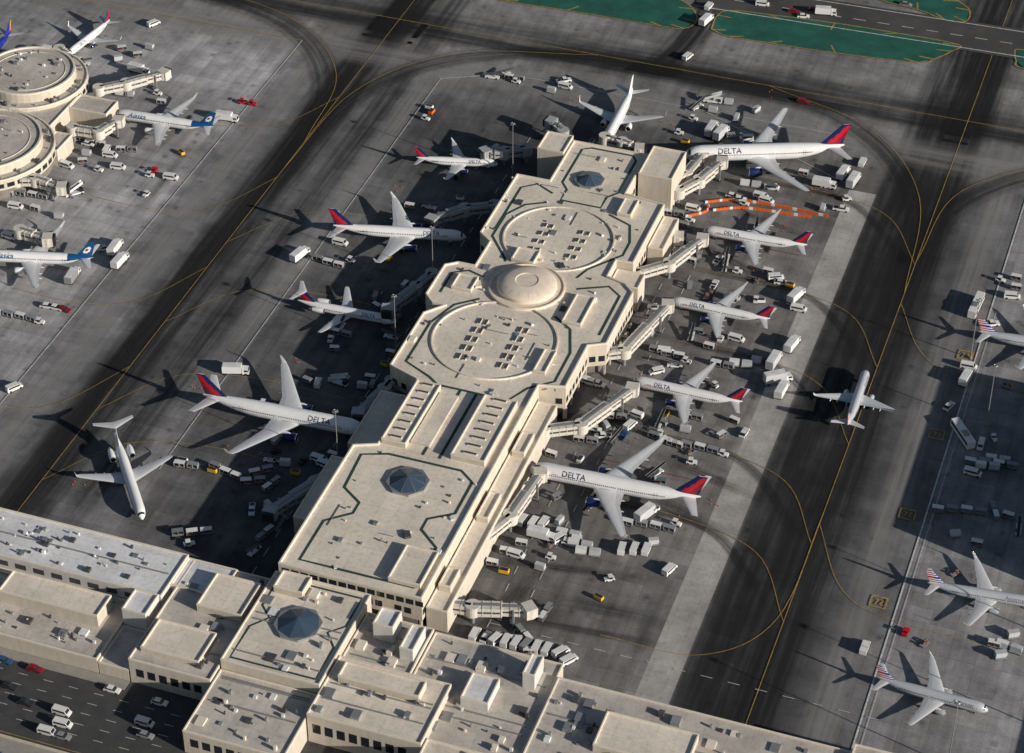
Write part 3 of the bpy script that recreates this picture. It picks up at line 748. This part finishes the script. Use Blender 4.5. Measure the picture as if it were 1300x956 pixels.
for i in range(90):
    x=R.uniform(-242,-205);y=R.uniform(0,90);s=R.choice([.4,.6,.9,1.6])
    zz=12 if math.hypot(x+229,y-74)<15 else (11.6 if math.hypot(x+221,y-26)<18 else None)
    if zz: b.box(x-s/2,x+s/2,y-s/2,y+s/2,zz+.003,zz+R.uniform(.3,1.1),R.choice(['steel','louv','roofw']))
for i in range(60):
    a=R.uniform(0,6.28); cx,cyy,r,z=R.choice([(-229,74,20.3,8.6),(-221,26,23.3,8.4)]); x=cx+r*math.cos(a);y=cyy+r*math.sin(a); s=R.uniform(.5,1.8)
    b.box(x-s/2,x+s/2,y-s/2,y+s/2,z+.01,z+R.uniform(.4,1.4),R.choice(['steel','louv','vgrey']))
obj('blocks',b.mesh('t1'),t1)
t4=empty('east_concourse_building'); b=MB()
blk(191,250,-72,12,.02,17,'wall','roof',mb=b); blk(222,262,12.5,110,.02,12,'wall','roof',mb=b); blk(222,255,-150,-72.5,.02,10,'wall','roof',mb=b)
obj('blocks',b.mesh('t4'),t4)
b=MB(); walls([(191,12),(191,-72),(250,-72),(250,12)],[(6,9),(11,14)],b); obj('windows',b.mesh('t4w',recalc=False),t4)

# ---------------------------------------------------------------- jet bridges
def jet_bridge(pts,k='bridge',cab=True):
    w=[W(a,c,7) for a,c in pts]; e=empty('jet_bridge',(w[0].x,w[0].y,0)); b=MB(); o=w[0]
    P=[Vector((p.x-o.x,p.y-o.y)) for p in w]
    for i in range(len(P)-1):
        a,c=P[i],P[i+1]; d=c-a; l=d.length; d/=l; ang=math.atan2(d.y,d.x)
        last=i==len(P)-2
        segs=[(0,l,3.2,4.0,7.0)] if not last else [(0,l*.52,3.5,3.9,7.15),(l*.50,l,2.9,4.1,6.8)]
        for (s0,s1,wd,z0,z1) in segs:
            b.box(a.x+s0,a.x+s1,a.y-wd/2,a.y+wd/2,z0,z1,k,rot=ang,org=(a.x,a.y))
            nr_=max(1,int((s1-s0)/2.4))
            for q in range(nr_+1):
                s=s0+.2+(s1-s0-.4)*q/nr_
                b.box(a.x+s-.1,a.x+s+.1,a.y-wd/2-.1,a.y+wd/2+.1,z0-.1,z1+.12,k,rot=ang,org=(a.x,a.y))
            b.box(a.x+s0+.5,a.x+s1-.5,a.y-wd/2-.03,a.y+wd/2+.03,z0+1.3,z0+2.0,'louv',rot=ang,org=(a.x,a.y))
            b.box(a.x+s0+.5,a.x+s1-.5,a.y-.5,a.y+.5,z1+.05,z1+.3,'steel',rot=ang,org=(a.x,a.y))
        b.cyl((a.x,a.y,3.7),2.3,3.6,k,n=20); b.cyl((a.x,a.y,0),.6,3.7,'steel')
        if last:
            s=l*.72; m=a+d*s
            nn=Vector((-d.y,d.x))
            for sd in (-1,1):
                q=m+nn*1.9*sd; b.box(q.x-.25,q.x+.25,q.y-.25,q.y+.25,.5,6.9,'steel'); b.cyl((q.x,q.y-.25,.55),.55,.5,'tyre',axis='y')
            b.box(m.x-.4,m.x+.4,m.y-2.2,m.y+2.2,.6,1.2,'vgrey',rot=ang)
            q=m+nn*2.9+d*2.2
            for t in range(8): b.box(q.x-.3+t*.5,q.x+.2+t*.5,q.y-.6,q.y+.6,3.9-t*.5-.1,3.9-t*.5,'steel',rot=ang,org=(q.x,q.y))
            if cab:
                b.box(c.x-1.8,c.x+1.8,c.y-2.1,c.y+2.1,3.8,7.3,k,rot=ang+.5); b.cyl((c.x,c.y,3.7),2.3,3.4,k,n=16)
                v=Vector((math.cos(ang+.5),math.sin(ang+.5))); q=c+v*2.2; b.box(q.x-.6,q.x+.6,q.y-1.7,q.y+1.7,4,7.1,'vdark',rot=ang+.5)
    obj('tunnel',b.mesh('bridge'),e)
for pts in ([(862,240),(888,226),(917,202)],[(848,228),(872,218),(893,193)],[(805,345),(850,332),(892,300)],[(745,448),(793,442),(848,384)],[(690,543),(738,537),(803,490)],
            [(603,688),(648,652),(686,598)],[(560,762),(600,768),(672,770)],[(832,287),(862,298)],[(768,172),(790,178),(812,186)]): jet_bridge(pts)
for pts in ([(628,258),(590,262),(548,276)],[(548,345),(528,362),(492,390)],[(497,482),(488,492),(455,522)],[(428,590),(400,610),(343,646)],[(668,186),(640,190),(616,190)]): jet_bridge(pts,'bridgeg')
for pts in ([(125,110),(160,103),(208,90)],[(92,160),(125,165),(150,150)],[(20,225),(45,225),(78,235)],[(75,60),(95,75)],[(25,290),(60,300)]): jet_bridge(pts)
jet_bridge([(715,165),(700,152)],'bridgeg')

# ---------------------------------------------------------------- vehicles
def wheels(b,xs,w,r=.38):
    for x in xs:
        for y in (-w/2+.02,w/2-.27): b.cyl((x,y,r),r,.25,'tyre',axis='y',n=10)
def v_van(col='vwhite'):
    b=MB(); b.prof([(-2.6,.35),(2.5,.35),(2.6,.95),(1.9,1.25),(1.35,2.05),(-2.5,2.1),(-2.6,1.8)],-.95,.95,col)
    b.prof([(1.8,1.28),(1.36,1.9),(-2.2,1.9),(-2.2,1.3)],-.97,.97,'glass'); b.add([(1.93,-.8,1.27),(1.93,.8,1.27),(1.42,.8,2.0),(1.42,-.8,2.0)],[[0,1,2,3]],'glass'); wheels(b,(-1.7,1.7),1.95); return b
def v_car(col='vwhite'):
    b=MB(); b.prof([(-2.3,.3),(2.3,.3),(2.35,.75),(1.2,.95),(-2.2,1.0),(-2.35,.7)],-.9,.9,col); b.prof([(1.15,.95),(.4,1.48),(-1.3,1.5),(-2.05,1.0)],-.78,.78,'glass'); b.prof([(.38,1.49),(-1.3,1.51),(-1.25,1.56),(.3,1.54)],-.76,.76,col); wheels(b,(-1.45,1.45),1.85,.34); return b
def v_pick(col='vwhite'):
    b=MB(); b.prof([(-2.8,.4),(2.7,.4),(2.75,1.0),(1.4,1.15),(-2.8,1.1)],-.95,.95,col); b.prof([(1.5,1.13),(.9,1.8),(-.5,1.82),(-.7,1.13)],-.85,.85,'glass'); b.prof([(.9,1.8),(-.5,1.83),(-.5,1.88),(.85,1.86)],-.83,.83,col); b.box(-2.65,-.85,-.75,.75,1.1,1.12,'vdark'); wheels(b,(-1.8,1.8),1.95); return b
def v_truck(col='vwhite',box='vwhite',h=3.4,L=5.2):
    b=MB(); b.box(-L/2-1,L/2+1.6,-.5,.5,.6,.9,'vdark'); b.prof([(L/2-.2,.6),(L/2+1.9,.6),(L/2+1.95,1.4),(L/2+1.6,2.4),(L/2-.2,2.5)],-1.1,1.1,col)
    b.add([(L/2+1.97,-.95,1.45),(L/2+1.97,.95,1.45),(L/2+1.66,.95,2.3),(L/2+1.66,-.95,2.3)],[[0,1,2,3]],'glass'); b.prof([(L/2+.4,1.5),(L/2+1.8,1.5),(L/2+1.5,2.2),(L/2+.4,2.2)],-1.12,1.12,'glass')
    b.box(-L/2-1.1,L/2-.35,-1.25,1.25,1.0,h,box); b.box(-L/2-1.0,L/2-.45,-1.15,1.15,h,h+.04,'roofw'); wheels(b,(-L/2,L/2+.9),2.3,.5); return b
def v_bus(col='vwhite'):
    b=MB(); b.prof([(-6,.4),(6,.4),(6.05,1.6),(5.8,3.0),(-6,3.05)],-1.25,1.25,col); b.prof([(5.5,1.5),(5.4,2.5),(-5.7,2.5),(-5.7,1.5)],-1.27,1.27,'glass'); b.add([(6.07,-1.1,1.5),(6.07,1.1,1.5),(5.88,1.1,2.8),(5.88,-1.1,2.8)],[[0,1,2,3]],'glass'); b.box(-3,-.5,-.8,.8,3.05,3.35,'steel'); wheels(b,(-3.8,3.9),2.5,.5); return b
def v_tug(col='vwhite'):
    b=MB(); b.prof([(-1.5,.3),(1.6,.3),(1.6,.95),(.4,1.05),(.3,.8),(-.7,.8),(-.8,1.0),(-1.5,1.0)],-.75,.75,col); b.box(-.7,-.2,-.55,.55,.8,1.3,'vdark'); b.box(.25,.35,-.6,.6,1.0,1.7,'glass')
    for x in (-.75,.3):
        for y in (-.65,.6): b.box(x-.03,x+.03,y,y+.06,1,1.85,'vdark')
    b.box(-.95,.45,-.75,.75,1.85,1.92,col); wheels(b,(-1,1.05),1.6,.36); return b
def v_cart(n=3,bags=True,cov=True):
    b=MB()
    for i in range(n):
        o=-i*4.0; yo=i*i*.22*(1 if n%2 else -1)
        b.box(o-1.6,o+1.6,yo-.8,yo+.8,.45,.6,'vgrey'); b.box(o+1.6,o+2.4,yo-.05,yo+.05,.45,.52,'steel')
        for x in (o-1.1,o+1.1):
            for y in (yo-.78,yo+.53): b.cyl((x,y,.26),.26,.25,'tyre',axis='y',n=8)
        if cov:
            b.box(o-1.6,o-1.54,yo-.8,yo+.8,.6,1.9,'vgrey'); b.box(o+1.54,o+1.6,yo-.8,yo+.8,.6,1.9,'vgrey'); b.box(o-1.62,o+1.62,yo-.82,yo+.82,1.9,1.96,R.choice(['vwhite','vgrey','steel'])); b.box(o-.03,o+.03,yo-.78,yo+.78,.6,1.88,'vgrey')
        if bags:
            for q in range(9):
                x=R.uniform(o-1.3,o+1.3); y=yo+R.uniform(-.55,.55); z=.6+R.choice([0,.35]); b.box(x-.3,x+.3,y-.22,y+.22,z,z+.34,'bag%d'%R.randrange(5))
    return b
def v_uld(n=2):
    b=MB()
    for i in range(n):
        o=-i*3.9; b.box(o-1.7,o+1.7,-1.2,1.2,.4,.55,'vgrey'); wheels(b,(o-1.1,o+1.1),2.2,.25); b.box(o+1.7,o+2.2,-.05,.05,.4,.5,'steel')
        vs=[(-1.5,.56),(1.2,.56),(1.6,1.0),(1.6,2.15),(-1.5,2.15)]; b.prof([(o+x,z) for x,z in vs],-.75,.75,R.choice(['steel','vwhite','flap']))
    return b
def v_belt():
    b=MB(); b.prof([(-2.6,.35),(2.6,.35),(2.6,.8),(-2.6,.9)],-.9,.9,'vwhite'); b.prof([(-3.6,.9),(3.6,2.6),(3.6,2.85),(-3.6,1.15)],-.4,.4,'vdark'); b.prof([(-3.6,1.15),(3.6,2.85),(3.6,3.0),(-3.6,1.3)],-.5,-.4,'steel'); b.prof([(-3.6,1.15),(3.6,2.85),(3.6,3.0),(-3.6,1.3)],.4,.5,'steel'); b.box(1,1.2,-.3,.3,.8,2.1,'steel'); b.box(-1.5,-.7,.5,.9,.9,1.5,'vdark'); wheels(b,(-1.7,1.7),1.9,.38); return b
def v_stairs():
    b=MB(); b.box(-3.4,3,-.9,.9,.5,1.0,'vwhite'); b.prof([(1.8,1),(3,1),(2.9,2.0),(1.8,2.1)],-.9,.9,'glass')
    for t in range(11): b.box(-3.2+t*.55,-2.6+t*.55,-.7,.7,1.0+t*.26,1.1+t*.26,'steel')
    b.prof([(-3.3,1.0),(3,3.9),(3,4.9),(-3.3,2.0)],-.78,-.72,'vwhite'); b.prof([(-3.3,1.0),(3,3.9),(3,4.9),(-3.3,2.0)],.72,.78,'vwhite'); b.box(2.7,4,-.8,.8,3.8,3.9,'steel'); wheels(b,(-2.3,2.2),1.9,.42); return b
def v_gpu(col='yellow'):
    b=MB(); b.prof([(-1.4,.4),(1.4,.4),(1.4,1.3),(1.1,1.5),(-1.4,1.5)],-.75,.75,col); b.box(-1.2,1.2,-.6,.6,1.5,1.56,'vdark'); b.box(1.4,2.2,-.05,.05,.4,.5,'steel'); wheels(b,(-.9,.9),1.5,.3); return b
VB={'van':('service_van',v_van()),'vang':('service_van',v_van('vgrey')),'car':('parked_car',v_car()),'card':('parked_car',v_car('vdark')),'carb':('parked_car',v_car('vblue')),'carr':('parked_car',v_car('dred')),'carg':('parked_car',v_car('vgrey')),
'pick':('pickup_truck',v_pick()),'truck':('box_truck',v_truck()),'tg':('box_truck',v_truck('vwhite','vgrey')),'cater':('catering_truck',v_truck('vwhite','flap',4.0,6)),'bus':('airport_bus',v_bus()),'tug':('baggage_tractor',v_tug()),'tugr':('baggage_tractor',v_tug('red')),'tugd':('baggage_tractor',v_tug('vdark')),
'cart':('baggage_cart',v_cart(1)),'cart1':('baggage_cart',v_cart(1,False)),'cart5':('baggage_cart_train',v_cart(4,False)),'cart2':('baggage_cart_train',v_cart(2)),'cart3':('baggage_cart_train',v_cart(3)),'flat1':('flat_dolly',v_cart(1,True,False)),'uld':('container_dolly',v_uld(1)),'uld3':('container_dolly_train',v_uld(2)),'belt':('belt_loader',v_belt()),'stair':('passenger_stairs_truck',v_stairs()),'gpu':('ground_power_unit',v_gpu()),'gpuo':('ground_power_unit',v_gpu('orange')),'gpuw':('ground_power_unit',v_gpu('vwhite'))}
VM={k:(n,b.mesh(k)) for k,(n,b) in VB.items()}
def veh(k,px,py,deg=0,s=1.08):
    w=W(px,py,.8); n,me=VM[k]; obj(n,me,None,(w.x,w.y,.02),rad(deg+R.uniform(-9,9)),s)
LIST='''tugr 308 129 10|tugr 320 131 10|van 150 212 0|van 136 190 90|van 140 197 0|tug 190 222 0|tugr 196 216 90|van 217 225 0|belt 112 172 40|cart3 128 183 0|truck 146 317 90|truck 152 334 80|tg 92 353 90|tug 50 408 0|cart5 40 405 0|car 60 388 0|car 71 390 0|carr 81 392 0|van 18 492 60|van 20 262 0|truck 287 151 0|cart2 168 190 10|uld 110 195 0
gpuo 548 142 90|tug 540 150 0|cart2 660 100 0|belt 640 93 30|tug 655 103 0|truck 896 28 85|van 873 72 80|van 900 8 80|van 718 110 0|pick 716 102 30|uld 700 115 0|belt 625 97 0|gpuw 545 136 0
truck 380 326 80|cart3 430 337 0|tug 445 330 0|van 432 308 0|truck 298 472 20|gpuw 232 585 10|cart2 245 592 0|gpu 270 597 0|cart3 300 605 0|cart2 340 596 30|uld 362 588 20|van 405 583 0|van 413 590 0|belt 545 262 0|cart 520 262 0|tug 335 512 0|cart3 262 675 30|tug 240 690 40|cart2 440 425 0|tug 420 430 90|belt 432 415 90|cart 470 480 0|uld 460 490 0|stair 430 485 0|car 360 520 0|cart 350 560 90|gpu 375 600 0|cart2 330 610 20
belt 885 135 60|uld 905 140 0|uld3 925 130 0|tug 880 150 0|uld 935 150 90|cater 903 167 90|cater 915 172 80|gpu 870 180 0|van 980 238 0|truck 1045 235 0|van 1052 236 0|cater 1083 232 80|truck 1070 222 80|van 1095 206 80|uld3 960 235 0|cart 1020 220 0|car 930 248 0|car 939 252 0|van 966 249 0|van 973 255 0|tug 945 258 0|pick 1068 265 0|tug 1075 252 20|belt 985 215 100|uld 960 140 60|stair 905 128 0|tug 862 168 0|carr 1020 128 0
van 880 265 0|cart2 862 272 0|tug 876 279 0|cart2 868 286 0|cart 850 262 10|belt 922 328 90|van 985 352 30|tug 936 344 0|car 992 358 0|gpu 1003 362 0|truck 1010 378 80|van 1014 392 0|cart 975 345 0|cart 838 320 0|uld 860 322 0|belt 960 290 100
belt 878 425 90|cart3 862 452 0|tug 871 458 0|van 845 446 0|pick 758 487 0|van 749 485 0|carb 792 552 80|van 800 540 80|truck 1005 440 80|cart2 925 465 0|uld3 948 463 0|cater 982 461 85|cater 986 483 30|truck 992 498 80|uld 960 458 0|cart 900 440 0|tug 915 430 90|cart5 905 572 -5|cart3 860 565 -5|tug 918 576 -5|cart2 885 530 0|belt 838 535 90|uld 870 545 0|tug 960 380 90|van 935 430 0|cart 930 380 0
van 664 660 90|van 678 663 90|van 691 663 90|truck 686 681 0|tug 720 688 0|uld3 745 693 0|uld3 755 702 0|van 790 696 90|van 806 696 90|van 821 697 90|van 850 723 80|belt 832 600 60|cart 838 612 20|cart5 850 672 -5|tug 858 664 0|van 628 626 -20|van 636 633 -20|tug 645 650 0|van 650 586 30|cart 700 577 0|tug 757 545 0|cart2 752 560 0|uld3 730 680 0|belt 750 640 80|van 710 683 60|cater 820 655 60
van 603 805 80|car 617 808 80|van 630 811 80|van 643 813 80|van 656 816 80|vang 669 818 80|van 682 821 80|van 695 824 80|van 712 828 50|van 722 838 60|cart 625 715 0|cart 642 700 10|van 655 704 0|cart 662 690 0|gpu 640 725 0|tug 600 722 0|cart2 590 735 0
bus 1239 390 78|truck 1226 482 80|bus 1222 553 118|van 1230 465 0|pick 1258 411 20|tug 1270 355 0|cart 1290 353 0|van 1285 376 10|cart 1290 365 0|van 1098 822 80|tugr 1150 802 80|uld 1270 832 30|uld 1286 806 30|cart 1262 818 0|car 945 549 80|tug 878 586 0|car 1205 515 80|van 1235 600 0|uld3 1275 585 0|cart 1280 655 0|cart5 1245 650 0|uld3 1290 825 0|cart 1240 690 0|uld3 1262 593 5|cart5 1285 592 5
van 968 5 10|carr 1008 14 10|car 1020 20 10|carr 1033 12 10|truck 1047 17 10|carg 1150 5 0|van 195 30 60|cart 155 62 30|cart 175 70 30|uld 150 75 30|uld 190 60 0|van 112 52 40|belt 105 80 20|cart 60 62 0|uld3 165 120 0|truck 175 90 0|tug 200 118 0|cart 205 130 0|van 65 205 0|van 85 210 0|cart 45 265 0|cart5 55 250 0|uld 75 275 0|van 12 300 0|cart 105 205 20|tug 125 215 0|car 112 182 0|stair 95 245 40|belt 60 300 30'''
for tok in LIST.replace('\n','|').split('|'):
    q=tok.split()
    if len(q)<4: continue
    veh(q[0],float(q[1]),float(q[2]),float(q[3]))
def scatter(n,fx,fy,kinds):
    c=0
    for _ in range(n*4):
        if c>=n: break
        x,y=fx(),fy()
        if not clear(x,y): continue
        c+=1; nm,me=VM[R.choice(kinds)]; obj(nm,me,None,(x,y,.02),R.choice([0,1.57,3.14,4.71])+R.gauss(0,.35),1.0)
KS=['cart','cart','cart1','cart1','uld','uld','tug','tugd','gpu','gpuw','flat1','flat1','cart2','van','pick','belt']
scatter(38,lambda:R.uniform(38,58),lambda:R.uniform(-148,75),KS)
scatter(16,lambda:R.uniform(50,82),lambda:R.uniform(-120,125),KS)
scatter(28,lambda:R.uniform(-58,-34),lambda:R.uniform(-140,110),KS)
scatter(12,lambda:R.uniform(-230,-150),lambda:R.uniform(-60,120),KS)
scatter(14,lambda:R.uniform(156,185),lambda:R.uniform(-160,90),KS)
scatter(8,lambda:R.uniform(-20,60),lambda:R.uniform(112,140),KS)
for i in range(34):
    x=R.uniform(-160,-30); y=R.choice([-205.5,-209.5,-213.5,-217.5,-221.5,-201])
    n,me=VM[R.choice(['car','card','carg','carb','carr','van','bus' if i%9==0 else 'car'])]; obj(n,me,None,(x,y,.02),rad(R.uniform(-2,2)),1.05)
for i in range(36):
    n,me=VM[R.choice(['car','card','carg','carb','carr'])]; obj(n,me,None,(-230+i*5.4,R.choice([-240,-246]),7.02),rad(90),1)
b=MB()
for pts in ([(895,258),(925,255),(960,258),(1000,265),(1052,276)],[(905,268),(940,265),(985,270),(1030,277)],[(870,276),(895,270),(900,262)]):
    w=smooth([W(a,c) for a,c in pts],8)
    for i in range(len(w)-1):
        p,q=w[i],w[i+1]; m=(p+q)/2; a=math.atan2(q.y-p.y,q.x-p.x); l=(q-p).length*.46
        b.box(m.x-l,m.x+l,m.y-.22,m.y+.22,.02,1.0,'orange' if i%5 else 'vwhite',rot=a)
obj('construction_barrier',b.mesh('barrier'))
cb_=MB()
for (px,py) in [(790,690),(800,560),(665,575),(862,545),(870,395),(905,435),(820,470),(990,290),(955,340),(905,280),(1025,245),(980,120),(870,210),(860,660),(905,640),(470,555),(380,460),(290,570),(250,490),(590,310),(470,330),(505,240),(400,430),(440,360),(210,590),(100,615),(845,155),(730,128),(565,228),(1040,165)]:
    for q in range(3):
        w=W(px+R.uniform(-9,9),py+R.uniform(-5,5)); cb_.cyl((w.x,w.y,.02),.16,.65,'orange',r2=.04,n=8); cb_.box(w.x-.2,w.x+.2,w.y-.2,w.y+.2,.02,.08,'vdark')
obj('traffic_cones',cb_.mesh('cones'))
b=MB(); b.cyl((0,0,0),.2,25,'steel',r2=.1,n=10); b.cyl((0,0,0),.6,.8,'curb'); b.lathe((0,0,24.5),[(.6,0),(.7,.12),(.6,.24)],'steel',n=12)
for i in range(6):
    a=i*math.pi/3; b.box(.8*math.cos(a)-.22,.8*math.cos(a)+.22,.8*math.sin(a)-.18,.8*math.sin(a)+.18,24.2,24.45,'vgrey')
mm=b.mesh('mast')
for (px,py) in [(430,598),(503,450),(550,362),(651,228),(1252,540),(1232,455),(20,200)]:
    w=W(px,py); obj('light_mast',mm,None,(w.x,w.y,0))
for (x,y) in ((196,-92),(196,-128),(175,-150)): obj('light_mast',mm,None,(x,y,0))

# ---------------------------------------------------------------- light, sky, camera
EL=rad(18.5); dx,dy=-.971,.238; n_=math.hypot(dx,dy); d=Vector((dx/n_*math.cos(EL),dy/n_*math.cos(EL),-math.sin(EL)))
L=bpy.data.lights.new('sun','SUN'); L.energy=5.0; L.angle=rad(.5); L.color=(1,.93,.84)
lo=bpy.data.objects.new('sun',L); lo.rotation_euler=d.to_track_quat('-Z','Y').to_euler(); sc.collection.objects.link(lo)
w=bpy.data.worlds.new('World'); sc.world=w; w.use_nodes=True; nt=w.node_tree
s=nt.nodes.new('ShaderNodeTexSky'); s.sky_type='NISHITA'; s.sun_disc=False; s.sun_elevation=EL; s.sun_rotation=math.atan2(-dx,-dy)
bg=nt.nodes['Background']; bg.inputs['Strength'].default_value=.055; nt.links.new(s.outputs[0],bg.inputs['Color'])
sc.view_settings.view_transform='Standard'; sc.view_settings.look='None'; sc.view_settings.exposure=0
c=bpy.data.cameras.new('camera'); c.sensor_fit='HORIZONTAL'; c.sensor_width=36; c.lens=F/1300*36; c.shift_y=-45/1300; c.clip_end=12000; c.clip_start=5
co=bpy.data.objects.new('camera',c); co.location=(CX,CY,H); co.rotation_euler=(math.pi/2-PITCH,0,YAW); sc.collection.objects.link(co); sc.camera=co
